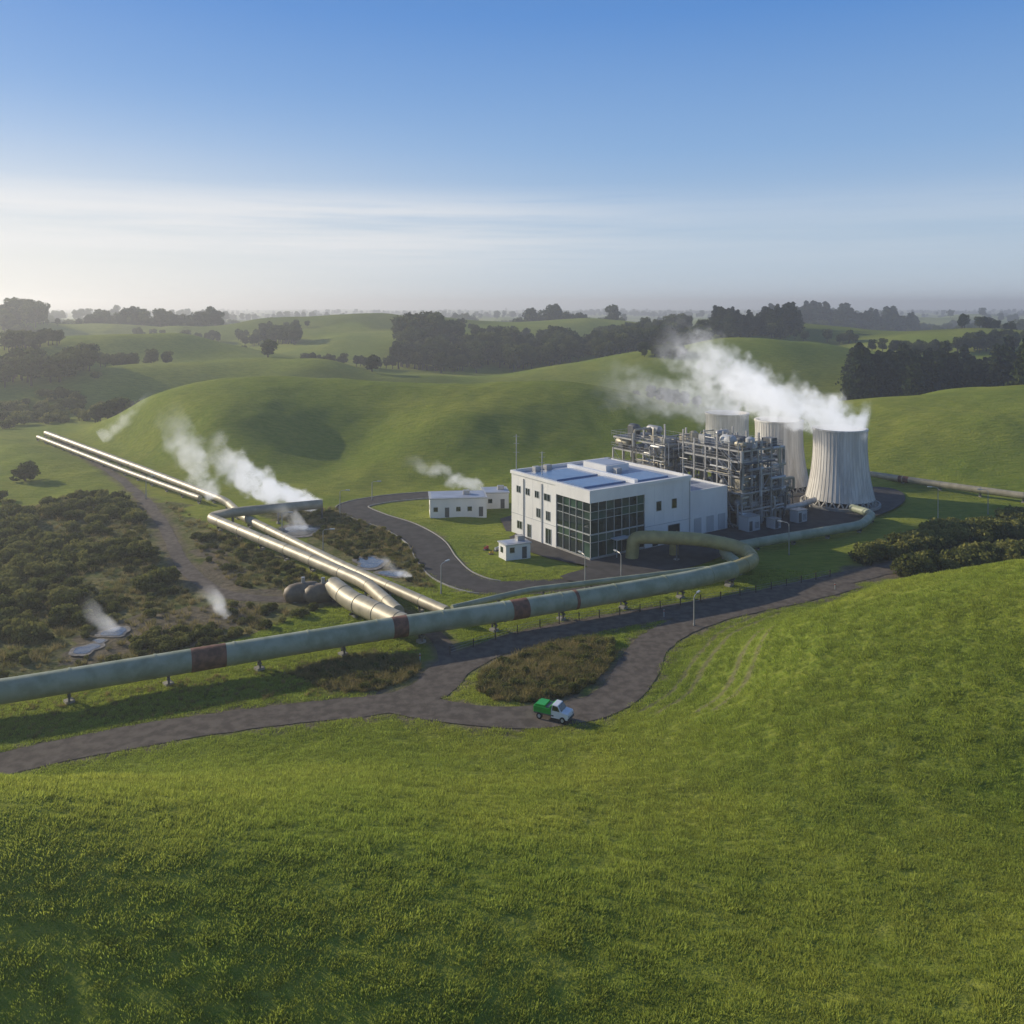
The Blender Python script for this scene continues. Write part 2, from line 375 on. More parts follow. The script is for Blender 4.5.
for u,v in ((303,600),(323,601)):
    x,y,_=P(u,v); e=empty('silencer_tank',(x,y,hz(x,y)-.3),.5); mb=MB()
    prof=[(-3,.1),(-2.7,.9),(-2,1.35),(-1,1.5),(1,1.5),(2,1.35),(2.7,.9),(3,.1)]
    mb.tube([(a,0,1.5) for a,_ in prof],1,M_silen,20,radii=[r for _,r in prof]); mb.make('shell',e,smooth=True)
    mb=MB(); mb.box(-1.7,-1.2,-1,1,-.3,.55,M_conc); mb.box(1.2,1.7,-1,1,-.3,.55,M_conc); mb.tube([(0,0,2.9),(0,0,3.8)],.3,M_steel,12); mb.make('saddles',e)
# ---------------------------------------------------------------- main building
ang=math.atan2(.572,.82); B0=(13.65,155.3)
def L2W(x,y): return (B0[0]+.82*x-.572*y,B0[1]+.572*x+.82*y)
bld=empty('office_building',(B0[0],B0[1],.3),ang)
HB=11.6; mb=MB()
mb.box(13.1,25,0,24,-.5,HB,M_wall); mb.box(0,13.1,9.7,24,-.5,HB-.003,M_wall)
mb.box(-.25,13.1,-.25,9.7,10.0,HB,M_wall)
mb.box(0,13.1,0,9.7,-.5,.25,M_conc)
mb.make('walls',bld)
mb=MB()
mb.box(.35,24.65,.35,23.65,HB,HB+.05,M_roof)
for a in ((-.27,25.05,-.27,.33),(-.27,25.05,23.67,24.1),(-.27,.33,.33,23.67),(24.67,25.05,.33,23.67)): mb.box(*a,HB,HB+.6,M_wall)
mb.box(2,12,4,10,HB+.05,HB+.35,M_panel); mb.box(14,22,3,9,HB+.05,HB+.35,M_panel); mb.box(2,12,12,20,HB+.05,HB+.35,M_panel)
mb.box(12.4,13.2,2,22,HB+.05,HB+.8,M_white)
mb.box(15,21,13,20,HB+.05,HB+1.4,M_wall); mb.box(15.5,20.5,13.5,19.5,HB+1.4,HB+1.48,M_roof)
for x,y in ((4,21.5),(7,21.8),(22,21),(16,11)): mb.box(x,x+1.3,y,y+1.1,HB+.05,HB+1.1,M_steel)
mb.make('roof',bld)
mb=MB()
px=[0.25+i*(12.85/7) for i in range(8)]; pz=[.25,2.9,4.3,6.9,8.3,10.0]; py=[.25+i*(9.45/5) for i in range(6)]
for i in range(7):
    for j in range(5): mb.box(px[i],px[i+1],.25,.30,pz[j],pz[j+1],M_glass2 if rnd.random()<.35 else M_glass)
for i in range(5):
    for j in range(5): mb.box(.247,.297,py[i]+(.06 if i==0 else 0),py[i+1],pz[j],pz[j+1],M_glass2 if rnd.random()<.35 else M_glass)
mb.make('curtain_glass',bld)
mb=MB()
for x in px: mb.box(x-.035,x+.035,.1,.246,.25,10,M_frame)
for y in py[1:]: mb.box(.09,.243,y-.035,y+.035,.25,10,M_frame)
for z in pz[:-1]:
    w=.11 if z in (4.3,) else .035
    mb.box(.25,13.1,.13,.246,z-w,z+w,M_frame); mb.box(.12,.243,.25,9.7,z-w,z+w,M_frame)
mb.box(4.8,8.2,-1.6,.04,3.0,3.2,M_wall2); mb.box(4.9,5.0,-1.5,-1.4,0,3,M_frame); mb.box(8,8.1,-1.5,-1.4,0,3,M_frame)
mb.make('mullions_and_canopy',bld)
mb=MB()
def winL(y0,y1,z0,z1):
    mb.box(-.06,0,y0-.1,y1+.1,z0-.1,z0,M_frame); mb.box(-.06,0,y0-.1,y1+.1,z1,z1+.1,M_frame)
    mb.box(-.06,0,y0-.1,y0,z0,z1,M_frame); mb.box(-.06,0,y1,y1+.1,z0,z1,M_frame); mb.box(-.02,0,y0,y1,z0,z1,M_glass)
    mb.box(-.05,-.02,(y0+y1)/2-.04,(y0+y1)/2+.04,z0,z1,M_frame)
def winF(x0,x1,z0,z1,y=0.):
    mb.box(x0-.1,x1+.1,y-.06,y,z0-.1,z0,M_frame); mb.box(x0-.1,x1+.1,y-.06,y,z1,z1+.1,M_frame)
    mb.box(x0-.1,x0,y-.06,y,z0,z1,M_frame); mb.box(x1,x1+.1,y-.06,y,z0,z1,M_frame); mb.box(x0,x1,y-.02,y,z0,z1,M_glass)
for a,b_ in ((11.5,13.3),(15,16.2),(18,19.2),(21,22.2)): winL(a,b_,8.2,9.4)
for a,b_ in ((11.5,12.7),(14.5,15.7)): winL(a,b_,4.6,6.2)
winL(11.2,12.8,.3,3); winL(17.5,18.6,.2,2.6); winL(20.5,22,1.2,2.6)
winF(16,17.2,6.5,8.2); winF(20,21.2,6.5,8.2); winF(15,16.3,.1,2.6); winF(19,22,.1,3.4)
mb.box(-.05,0,9.75,24,3.85,3.95,M_wall2); mb.box(13.15,25,-.05,0,3.85,3.95,M_wall2)
for k in range(1,6): mb.box(-.012,0,9.75+k*2.4,9.77+k*2.4,3.95,HB-.3,M_wall2)
for k in range(1,5): mb.box(13.1+k*2.4,13.12+k*2.4,-.012,0,3.95,HB-.3,M_wall2)
for y in (13.9,19.8): mb.box(-.18,-.05,y,y+.15,0,HB-.5,M_wall2)
mb.box(24.6,24.75,-.18,-.05,0,HB-.5,M_wall2)
mb.make('windows_and_trim',bld)
mb=MB()
mb.box(25,37,1.5,18,-.5,8.2,M_wall); mb.box(25.3,36.7,1.8,17.7,8.2,8.26,M_roof)
for a in ((25,37.05,1.45,1.75),(25,37.05,17.75,18.05),(36.75,37.05,1.75,17.75)): mb.box(*a,8.2,8.6,M_wall)
for x in (27.5,31,34.3): mb.box(x,x+2,1.42,1.5,.1,3.2,M_wall2)
for y in (4,9,14): mb.box(37,37.06,y,y+2,4,5.2,M_glass)
mb.box(28,30,6,9,8.26,9.6,M_steel); mb.box(32,34.5,10,12,8.26,9.3,M_steel)
mb.make('side_wing',bld)
for lx,ly,h in ((1,23.8,7),(3,18,4.2),(24,1,3)):
    x,y=L2W(lx,ly); e=empty('antenna_mast',(x,y,.3+HB+.5)); mb=MB(); mb.tube([(0,0,-.6),(0,0,h)],.09,M_steel,6)
    for z in (h*.5,h*.75,h*.95): mb.box(-.6,.6,-.04,.04,z-.03,z+.03,M_steel)
    mb.make('pole',e)
# ---------------------------------------------------------------- process plant steel structure
def railing(mb,x0,x1,y0,y1,z):
    for zz in (.55,1.1):
        for a,b_ in (((x0,y0),(x1,y0)),((x1,y0),(x1,y1)),((x1,y1),(x0,y1)),((x0,y1),(x0,y0))):
            mb.bar((*a,z+zz),(*b_,z+zz),.05,M_steel)
    n=int((x1-x0)/1.6)+1; k=int((y1-y0)/1.6)+1
    for i in range(n+1):
        x=x0+(x1-x0)*i/n
        for y in (y0,y1): mb.bar((x,y,z),(x,y,z+1.1),.05,M_steel)
    for i in range(k+1):
        y=y0+(y1-y0)*i/k
        for x in (x0,x1): mb.bar((x,y,z),(x,y,z+1.1),.05,M_steel)
def block(x0,x1,y0,y1,levels,seed,nv=64,npp=110):
    r=random.Random(seed); e=empty('steel_process_structure',(B0[0],B0[1],.3),ang)
    mb=MB(); nxx=max(2,round((x1-x0)/3.2)); nyy=max(2,round((y1-y0)/3.2))
    xs=[x0+(x1-x0)*i/nxx for i in range(nxx+1)]; ys=[y0+(y1-y0)*i/nyy for i in range(nyy+1)]
    top=levels[-1]
    for x in xs:
        for y in ys:
            hh=top+r.choice((0,0,1.1,1.8,2.6,-levels[-1]+levels[-2])); mb.box(x-.16,x+.16,y-.16,y+.16,0,hh,M_steel)
    zs=levels
    for z in zs:
        for y in ys: mb.box(x0+.16,x1-.16,y-.1,y+.1,z-.35,z-.02,M_steel)
        for x in xs: mb.box(x-.1,x+.1,y0+.17,y1-.17,z-.36,z-.03,M_steel)
    for i in range(len(zs)):
        za=0 if i==0 else zs[i-1]
        for j in range(nyy):
            if r.random()<.6:
                for x in (x0,x1): mb.bar((x,ys[j],za),(x,ys[j+1],zs[i]-.3),.09,M_steel)
        for j in range(nxx):
            if r.random()<.6:
                for y in (y0,y1): mb.bar((xs[j],y,za),(xs[j+1],y,zs[i]-.3),.09,M_steel)
    mb.make('frame',e)
    mb=MB()
    for z in zs:
        for i in range(nxx):
            for j in range(nyy):
                if r.random()<.72: mb.box(xs[i]+.02,xs[i+1]-.02,ys[j]+.02,ys[j+1]-.02,z,z+.06,M_dsteel)
        railing(mb,x0-.3,x1+.3,y0-.3,y1+.3,z+.05)
    mb.make('decks_and_railings',e)
    mb=MB()
    for k in range(nv):
        i=r.randrange(nxx); j=r.randrange(nyy); lv=r.randrange(len(zs)+1); z=([0]+zs)[lv]+.1; hh=(zs[lv]-z-.5) if lv<len(zs) else 2.2
        if r.random()<.5: i=0 if r.random()<.6 else i; j=0 if r.random()<.5 else j
        m=r.choice((M_cream,M_steel,M_wall2,M_dsteel,M_steel,M_dsteel,M_tan)); cx=(xs[i]+xs[i+1])/2; cy=(ys[j]+ys[j+1])/2
        t=r.random()
        if t<.35:
            rr=r.uniform(.6,1.1); L=r.uniform(1.3,2.3); zz=z+rr+.3
            pr=[(-L,.2),(-L+.2,.8),(-L+.5,1),(L-.5,1),(L-.2,.8),(L,.2)]
            if r.random()<.5: mb.tube([(cx+a,cy,zz) for a,_ in pr],1,m,14,radii=[q*rr for _,q in pr])
            else: mb.tube([(cx,cy+a,zz) for a,_ in pr],1,m,14,radii=[q*rr for _,q in pr])
        elif t<.6:
            rr=r.uniform(.4,1.0); mb.tube([(cx,cy,z),(cx,cy,z+hh*.85),(cx,cy,z+hh)],rr,m,14,radii=[rr,rr,rr*.4])
        else:
            w=r.uniform(.5,1.3); mb.box(cx-w,cx+w,cy-w*.8,cy+w*.8,z,z+r.uniform(.8,max(.9,hh)),m)
    mb.make('vessels',e,smooth=True)
    mb=MB()
    for k in range(npp):
        rr=r.choice((.08,.1,.14,.2,.3)); m=r.choice((M_steel,M_cream,M_steel,M_wall2,M_tan,M_dsteel))
        x=r.uniform(x0-.5,x1+.5); y=r.choice((r.uniform(y0,y1),y0-.5,y0+.4)); z=r.uniform(1,top+1)
        if r.random()<.6:x=r.choice((x0-.45,x1+.45,x)) 
        p=[(x,y,z)]
        for q in range(r.randint(2,4)):
            a=list(p[-1]); ax=r.randrange(3); d=r.uniform(2,6)*r.choice((-1,1)); a[ax]+=d
            a[0]=min(max(a[0],x0-.9),x1+.9); a[1]=min(max(a[1],y0-.9),y1+.9); a[2]=min(max(a[2],.3),top+1.6)
            if (Vector(a)-Vector(p[-1])).length>.6: p.append(tuple(a))
        if len(p)>1: mb.tube(fillet(p,.5),rr,m,8)
    mb.make('pipework',e,smooth=True)
    mb=MB()
    for za,zb_ in zip([0]+zs[:-1],zs):
        x=x0-1.2; n=8
        for yy_ in (y0+1,y0+2): mb.bar((x,yy_,za),(x,yy_+3,zb_),.1,M_steel)
        for q in range(n): mb.box(x-.4,x+.4,y0+1.3+q*3/n,y0+1.6+q*3/n,za+(zb_-za)*q/n,za+(zb_-za)*q/n+.05,M_dsteel)
    mb.make('stairs',e)
block(39.5,51.5,0,16,[3.4,6.8,10.2,13.2,15.4],3)
block(38,48,20,37,[4,8,11.5,14.2],5)
block(53.5,57,2,9,[3.2,6.4],9,14,30)
for lx,ly,w,d_,h in ((38,-3,3.5,2.5,2.8),(52,-4,3,2,2.4),(56,12,4,5,4.5),(44,-4.5,2,2,1.8)):
    x,y=L2W(lx,ly); e=empty('equipment_enclosure',(x,y,.3),ang); mb=MB(); mb.box(0,w,0,d_,0,h,M_wall2); mb.box(-.1,w+.1,-.1,d_+.1,h,h+.12,M_steel); mb.box(.3,1.2,-.05,0,.1,2,M_dsteel)
    for k in range(5): mb.box(w*.55,w*.9,-.06,0,.5+k*.25,.6+k*.25,M_dsteel)
    mb.make('housing',e)
# ---------------------------------------------------------------- cooling towers
def tower(x,y,h,R):
    e=empty('cooling_tower',(x,y,.2)); mb=MB(); prof=[]
    for i in range(25):
        t=i/24; z=1.6+(h-1.6)*t; r=R*(.775+.225*((1-t/.82)**2 if t<.82 else 1.6*(t-.82)**2*1.0))
        prof.append((r,z))
    rt=prof[-1][0]; full=[(a,b_) for a,b_ in prof]+[(rt+.18,h),(rt+.18,h+.35),(rt-.3,h+.35)]+[(a-.35,b_) for a,b_ in prof[::-1]]
    mb.lathe(0,0,full,M_tower,64); mb.make('shell',e,smooth=True)
    mb=MB()
    for k in range(52):
        w=2*math.pi*k/52; c,s_=math.cos(w),math.sin(w)
        mb.tube([((a+.01)*c,(a+.01)*s_,b_) for a,b_ in prof[::3]],.045,M_rib,4)
    mb.make('ribs',e)
    mb=MB()
    for k in range(28):
        w=2*math.pi*k/28; w2=w+math.pi/28
        mb.bar((R*1.05*math.cos(w),R*1.05*math.sin(w),.2),(prof[0][0]*.98*math.cos(w2),prof[0][0]*.98*math.sin(w2),1.7),.3,M_conc)
        mb.bar((R*1.05*math.cos(w+2*math.pi/28),R*1.05*math.sin(w+2*math.pi/28),.2),(prof[0][0]*.98*math.cos(w2),prof[0][0]*.98*math.sin(w2),1.7),.3,M_conc)
    mb.lathe(0,0,[(R*1.16,-.5),(R*1.16,.7),(R*1.11,.7),(R*1.11,.4),(0.01,.4)],M_conc,48)
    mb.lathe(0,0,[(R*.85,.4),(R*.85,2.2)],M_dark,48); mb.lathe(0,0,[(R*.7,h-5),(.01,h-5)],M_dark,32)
    mb.make('legs_and_basin',e)
    return e
TW=[(73.8,199.6,16.8,7.4),(65.,216,16.6,7.2),(57.7,238,15.6,7.2)]
for a in TW: tower(*a)
pipeline('pipeline',[(56,186,2.2),(62,190,2.2),(66.5,195,2.2)],.6,M_steel,1,5)
# ---------------------------------------------------------------- outbuildings
def shed(name,u,v,w,d_,h,rz,n):
    x,y,_=P(u,v); e=empty(name,(x,y,hz(x,y)),rz); mb=MB(); mb.box(0,w,0,d_,-.6,h,M_wall); mb.box(-.2,w+.2,-.2,d_+.2,h,h+.2,M_wall2); mb.box(.3,w-.3,.3,d_-.3,h+.2,h+.25,M_roof)
    for i in range(n):
        a=w*(i+.5)/n-.45
        if i%3==1: mb.box(a,a+.9,-.05,0,.05,2.1,M_dsteel)
        else: mb.box(a,a+.9,-.05,0,1.3,2.2,M_glass); mb.box(a-.06,a+.96,-.08,-.05,1.22,1.3,M_frame)
    mb.box(-.05,0,d_*.4,d_*.4+1,1.1,2.1,M_glass)
    mb.box(w*.6,w*.6+1.4,d_*.4,d_*.4+1.2,h+.25,h+1.1,M_steel)
    mb.make('body',e)
shed('service_building',430,518,12,7,3.9,.12,5); shed('service_building',484,509,5.5,6,3.4,.12,2)
shed('equipment_kiosk',506,562,4.8,3,2.6,.45,2)
def crate(x,y,m,s_):
    e=empty('pump_skid',(x,y,.0),rnd.uniform(0,1)); mb=MB(); g=hz(x,y); mb.box(-s_,s_,-s_*.6,s_*.6,g,g+.15,M_dsteel); mb.tube([(-s_*.7,0,g+.15+s_*.5),(s_*.5,0,g+.15+s_*.5)],s_*.42,m,12); mb.box(s_*.55,s_*.95,-s_*.35,s_*.35,g+.15,g+.15+s_,m); mb.make('skid_body',e)
for u,v,m,s_ in ((486,548,M_red,.55),(491,553,M_yp,.45),(497,549,M_wall2,.6)):
    x,y,_=P(u,v); crate(x,y,m,s_)
# ---------------------------------------------------------------- lamps
def lamp(x,y,h,rz):
    e=empty('street_lamp',(x,y,hz(x,y)),rz); mb=MB(); mb.tube([(0,0,-.3),(0,0,.3)],.16,M_conc,8); mb.tube([(0,0,.3),(0,0,h)],.1,M_steel,8,radii=[.11,.07])
    mb.tube([(0,0,h),(.3,0,h+.25),(1.4,0,h+.35)],.05,M_steel,6); mb.box(1.2,2.1,-.16,.16,h+.26,h+.42,M_frame); mb.make('pole_and_head',e)
for u,v,h,r in ((282,540,5,0),(323,556,4.5,0),(441,594,4.5,1),(585,588,5,2),(694,626,4,1),(789,556,5.5,2.5),(938,520,6.5,3),(988,515,5,3),(340,515,5,0),(146,500,5,0),(372,500,4,0),(621,583,4.5,2)):
    x,y,_=P(u,v); lamp(x,y,h,r)
for u,v in ((420,662),(664,617),(835,590)):
    x,y,_=P(u,v); e=empty('marker_post',(x,y,hz(x,y))); mb=MB(); mb.box(-.07,.07,-.04,.04,-.2,1.1,M_frame); mb.box(-.075,.075,-.045,.045,.8,.95,M_red); mb.make('post',e)
fl=catmull(g2([(450,655),(540,628),(640,612),(740,596),(830,577)]),3.2); e=empty('post_and_wire_fence'); mb=MB(); pr=None
for p in fl:
    z=hz(*p); mb.box(p[0]-.07,p[0]+.07,p[1]-.07,p[1]+.07,z-.2,z+1.2,M_bark)
    if pr is not None:
        for q in (.4,.75,1.1): mb.bar((pr[0],pr[1],pr[2]+q),(p[0],p[1],z+q),.02,M_steel)
    pr=(p[0],p[1],z)
mb.make('posts_and_wires',e)
# ---------------------------------------------------------------- vehicle
x,y,_=P(554,719); tz=hz(x,y)+.08; tr=empty('utility_truck',(x,y,tz),-.45); tr.scale=(.86,.95,.95)
mb=MB()
mb.box(-2.35,.35,-.92,.92,.62,.78,M_dsteel)
mb.box(-2.4,-.05,-.95,.95,.78,.9,M_gpaint); mb.box(-2.4,-2.3,-.95,.95,.9,1.45,M_gpaint); mb.box(-.15,-.05,-.95,.95,.9,1.75,M_gpaint)
for s_ in (-1,1): mb.box(-2.3,-.15,min(s_*.95,s_*.87),max(s_*.95,s_*.87),.9,1.45,M_gpaint)
mb.box(-2.1,-.9,-.8,.8,.9,1.65,M_gpaint); mb.box(-.85,-.25,-.75,.75,.9,1.5,M_dsteel); mb.make('green_tray',tr,bevel=.03)
mb=MB()
def extr(mb,prof,w0,m):
    b=len(mb.v); n=len(prof)
    for (a,z),w in zip(prof,w0): mb.v.append((a,-w,z))
    for (a,z),w in zip(prof,w0): mb.v.append((a,w,z))
    mb.f.append(tuple(range(b,b+n))); mb.f.append(tuple(range(b+n,b+2*n))[::-1]); mb.m+=[mb.mi(m)]*2
    for i in range(n): j=(i+1)%n; mb.f.append((b+j,b+i,b+n+i,b+n+j)); mb.m.append(mb.mi(m))
pc=[(0,.45),(2.2,.45),(2.3,.75),(2.2,1.12),(1.35,1.22),(.85,1.85),(.1,1.9),(0,1.3)]
extr(mb,pc,[.9,.9,.88,.86,.88,.74,.74,.9],M_white); mb.make('cab',tr,bevel=.04)
mb=MB()
for s_ in (-1,1):
    v=[(.15,s_*.9,1.3),(1.18,s_*.895,1.27),(.84,s_*.785,1.76),(.18,s_*.775,1.8)]
    b=len(mb.v); mb.v+=v; mb.f.append((b,b+1,b+2,b+3)); mb.m.append(mb.mi(M_glass))
b=len(mb.v); mb.v+=[(1.36,-.8,1.26),(1.36,.8,1.26),(.92,.66,1.83),(.92,-.66,1.83)]; mb.f.append((b,b+1,b+2,b+3)); mb.m.append(mb.mi(M_glass))
mb.box(2.25,2.38,-.85,.85,.42,.62,M_dsteel); mb.box(2.24,2.32,-.78,-.5,.75,.93,M_frame); mb.box(2.24,2.32,.5,.78,.75,.93,M_frame)
mb.box(-2.44,-2.4,-.9,-.7,.8,.95,M_red); mb.box(-2.44,-2.4,.7,.9,.8,.95,M_red); mb.make('glass_and_trim',tr)
mb=MB()
for wx in (-1.6,1.55):
    for s_ in (-1,1):
        mb.tube([(wx,s_*.7,.38),(wx,s_*.95,.38)],.38,M_tyre,18); mb.tube([(wx,s_*.94,.38),(wx,s_*.97,.38)],.2,M_frame,12)
mb.make('wheels',tr)
# ---------------------------------------------------------------- hot pools
POOLS=[]
for u,v,a,b_ in ((300,531,3.4,1.9),(370,563,2.4,1.6),(392,574,2.0,.8),(114,634,1.9,.7),(86,651,1.5,.8),(100,643,.7,.4)):
    x,y,_=P(u,v); z=hz(x,y); POOLS.append((x,y,a+1.0)); ph=rnd.uniform(0,6)
    def ring(k_):
        o=[]
        for k in range(26):
            w=2*math.pi*k/26; q=k_*(1+.18*math.sin(2*w+ph)+.12*math.sin(3*w+ph*2)+.07*math.sin(5*w)); o.append((x+a*q*math.cos(w),y+b_*2*q*math.sin(w)))
        return o
    po=ring(1.3); zz=max(height(np.array([p[0] for p in po]),np.array([p[1] for p in po])).max()*.6,z)+.06
    sheet('mud_bank',po,M_mud,zz); sheet('hot_pool',ring(.95),M_water,zz+.03)
# ---------------------------------------------------------------- vegetation prototypes
def leafcloud(name,cent,size,shade,mat,trunk=None,flat=0.):
    n=len(cent); r=np.random.default_rng(n)
    a=r.normal(size=(n,3)); a/=np.linalg.norm(a,axis=1)[:,None]; b_=r.normal(size=(n,3)); b_-=a*(a*b_).sum(1)[:,None]; b_/=np.linalg.norm(b_,axis=1)[:,None]
    s_=size[:,None]; q=np.stack([cent-a*s_-b_*s_*.6,cent+a*s_*.8-b_*s_*.7,cent+a*s_+b_*s_*.6,cent-a*s_*.7+b_*s_*.8],1).reshape(-1,3)
    v=[tuple(p) for p in q]; f=[(4*i,4*i+1,4*i+2,4*i+3) for i in range(n)]; fm=[0]*n; sh=np.repeat(shade,4)
    if trunk:
        b0=len(v); v+=trunk.v; f+=[tuple(b0+k for k in t) for t in trunk.f]; fm+=[1]*len(trunk.f); sh=np.concatenate([sh,np.zeros(len(trunk.v))])
    me=bpy.data.meshes.new(name); me.from_pydata(v,[],f); me.materials.append(mat); me.materials.append(M_bark); me.polygons.foreach_set('material_index',fm)
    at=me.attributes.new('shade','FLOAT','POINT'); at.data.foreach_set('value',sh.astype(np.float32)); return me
def blobs(r,n,per,ctr,rad,br):
    C=[];S=[]
    for k in range(n):
        d=r.normal(size=3); d/=np.linalg.norm(d); c=np.array(ctr)+d*np.array(rad)*r.uniform(.45,.95); rr=br*r.uniform(.7,1.25)
        q=r.normal(size=(per,3)); q/=np.linalg.norm(q,axis=1)[:,None]; q*= (rr*r.uniform(.65,1.05,(per,1))); q[:,2]*=.75
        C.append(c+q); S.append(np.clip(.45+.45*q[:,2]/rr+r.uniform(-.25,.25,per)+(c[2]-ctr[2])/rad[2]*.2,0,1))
    return np.concatenate(C),np.concatenate(S)
def coll(name,meshes):
    c=bpy.data.collections.new(name)
    for i,m in enumerate(meshes): c.objects.link(bpy.data.objects.new(f'{name}_{i}',m))
    return c
def mktree(seed,wide):
    r=np.random.default_rng(seed); tb=MB(); tb.tube([(0,0,-.5),(.1,0,2),(0,.1,5)],1,M_bark,6,radii=[.35,.25,.12])
    for k in range(5):
        w=k*1.3+seed; tb.tube([(.05,0,2+k*.4),(1.2*wide*math.cos(w),1.2*wide*math.sin(w),4.2+k*.3),(2.2*wide*math.cos(w),2.2*wide*math.sin(w),5.8+k*.3)],1,M_bark,5,radii=[.14,.09,.04])
    C,S=blobs(r,22,75,(0,0,5.2),(2.6*wide,2.6*wide,3.5),1.25*wide**.5)
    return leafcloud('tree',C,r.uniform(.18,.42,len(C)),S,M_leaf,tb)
def mkcon(seed):
    r=np.random.default_rng(seed); tb=MB(); tb.tube([(0,0,-.5),(0,0,9.5)],1,M_bark,6,radii=[.28,.04]); C=[];S=[]
    for lv in range(20):
        z=1.0+lv*.45; rad=(3.0*(1-((z-1)/9.6)**1.4)+.3)*r.uniform(.75,1.2); nb=10
        for k in range(nb):
            w=r.uniform(0,6.28); L=rad*r.uniform(.65,1.15)
            for q in range(6):
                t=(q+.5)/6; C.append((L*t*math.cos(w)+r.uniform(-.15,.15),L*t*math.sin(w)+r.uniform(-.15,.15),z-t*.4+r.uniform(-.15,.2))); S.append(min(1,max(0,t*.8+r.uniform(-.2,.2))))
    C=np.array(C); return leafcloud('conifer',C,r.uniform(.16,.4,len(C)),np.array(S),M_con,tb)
def mkbush(seed):
    r=np.random.default_rng(seed); C,S=blobs(r,11,85,(0,0,.45),(.75,.75,.38),.36); m=C[:,2]>-.05; C=C[m];S=S[m]
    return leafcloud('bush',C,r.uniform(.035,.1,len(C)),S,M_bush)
def blades(name,n,rad,h,w,mat,seed,spread=.5):
    r=np.random.default_rng(seed); v=[];f=[];sh=[]
    for k in range(n):
        a=r.uniform(0,6.28); d=rad*math.sqrt(r.random()); x,y=d*math.cos(a),d*math.sin(a); w2=r.uniform(0,6.28); hh=h*r.uniform(.55,1.2)
        dx,dy=math.cos(w2)*w,math.sin(w2)*w; lx,ly=x*spread/rad*hh+r.uniform(-.3,.3)*hh,y*spread/rad*hh+r.uniform(-.3,.3)*hh
        b=len(v); v+=[(x-dx,y-dy,-.04),(x+dx,y+dy,-.04),(x+lx*.5+dx*.7,y+ly*.5+dy*.7,hh*.6),(x+lx*.5-dx*.7,y+ly*.5-dy*.7,hh*.6),(x+lx,y+ly,hh)]
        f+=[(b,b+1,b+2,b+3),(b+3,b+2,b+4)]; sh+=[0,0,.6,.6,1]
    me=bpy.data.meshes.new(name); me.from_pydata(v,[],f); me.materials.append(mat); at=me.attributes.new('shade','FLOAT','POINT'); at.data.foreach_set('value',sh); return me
C_tree=coll('tree_types',[mktree(1,1),mktree(2,1.15),mktree(3,.9)]); C_con=coll('conifer_types',[mkcon(4),mkcon(5),mkcon(6)])
C_bush=coll('bush_types',[mkbush(i) for i in (7,8,9)]); C_tuss=coll('tussock_types',[blades('tussock',40,.3,.75,.022,M_tuss,i,.9) for i in (1,2,3)])
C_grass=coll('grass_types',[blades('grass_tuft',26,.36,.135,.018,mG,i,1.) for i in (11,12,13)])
def scatter(name,xy,scl,col,n=3,zoff=0.,zs=None):
    xy=np.asarray(xy); z=height(xy[:,0],xy[:,1])+zoff; co=np.column_stack([xy,z]).astype(np.float32); k=len(co)
    me=bpy.data.meshes.new(name); me.vertices.add(k); me.vertices.foreach_set('co',co.ravel())
    a=me.attributes.new('scl','FLOAT','POINT'); a.data.foreach_set('value',np.asarray(scl,np.float32))
    a=me.attributes.new('rz','FLOAT','POINT'); a.data.foreach_set('value',rng.uniform(0,6.28,k).astype(np.float32))
    a=me.attributes.new('idx','INT','POINT'); a.data.foreach_set('value',rng.integers(0,n,k).astype(np.int32)); me.update()
    ob=bpy.data.objects.new(name,me); scene.collection.objects.link(ob)
    ng=bpy.data.node_groups.new(name,'GeometryNodeTree'); ng.interface.new_socket(name='Geometry',in_out='INPUT',socket_type='NodeSocketGeometry'); ng.interface.new_socket(name='Geometry',in_out='OUTPUT',socket_type='NodeSocketGeometry')
    nd=ng.nodes; L=ng.links; gi=nd.new('NodeGroupInput'); go=nd.new('NodeGroupOutput'); ip=nd.new('GeometryNodeInstanceOnPoints'); ci=nd.new('GeometryNodeCollectionInfo')
    ci.inputs['Collection'].default_value=col; ci.inputs['Separate Children'].default_value=True; ci.inputs['Reset Children'].default_value=True
    def na(nm,dt):
        q=nd.new('GeometryNodeInputNamedAttribute'); q.data_type=dt; q.inputs['Name'].default_value=nm; return [s for s in q.outputs if s.name=='Attribute' and s.enabled][0]
    cx=nd.new('ShaderNodeCombineXYZ'); L.new(na('rz','FLOAT'),cx.inputs[2]); er=nd.new('FunctionNodeEulerToRotation'); L.new(cx.outputs[0],er.inputs[0])
    L.new(gi.outputs[0],ip.inputs['Points']); L.new(ci.outputs[0],ip.inputs['Instance']); ip.inputs['Pick Instance'].default_value=True
    L.new(na('idx','INT'),ip.inputs['Instance Index']); L.new(er.outputs[0],ip.inputs['Rotation'])
    cs=nd.new('ShaderNodeCombineXYZ'); sc_=na('scl','FLOAT'); [L.new(sc_,cs.inputs[i]) for i in range(3)]; L.new(cs.outputs[0],ip.inputs['Scale'])
    L.new(ip.outputs[0],go.inputs[0]); md=ob.modifiers.new('scatter','NODES'); md.node_group=ng; return ob
def belt(name,segs,col):
    X=[];S=[]
    for u0,D0,u1,D1,dep,n,h0,h1 in segs:
        for k in range(n):
            t=rnd.random(); D=D0+(D1-D0)*t+rnd.gauss(0,dep*.4); u=u0+(u1-u0)*t; hh=rnd.uniform(h0,h1)*(.75+.5*float(vnoise(np.array(t*n/9),np.array(D0*.1)))); X.append(((u-512)*D/F,D)); S.append(hh/9.3)
    return scatter(name,X,S,col)
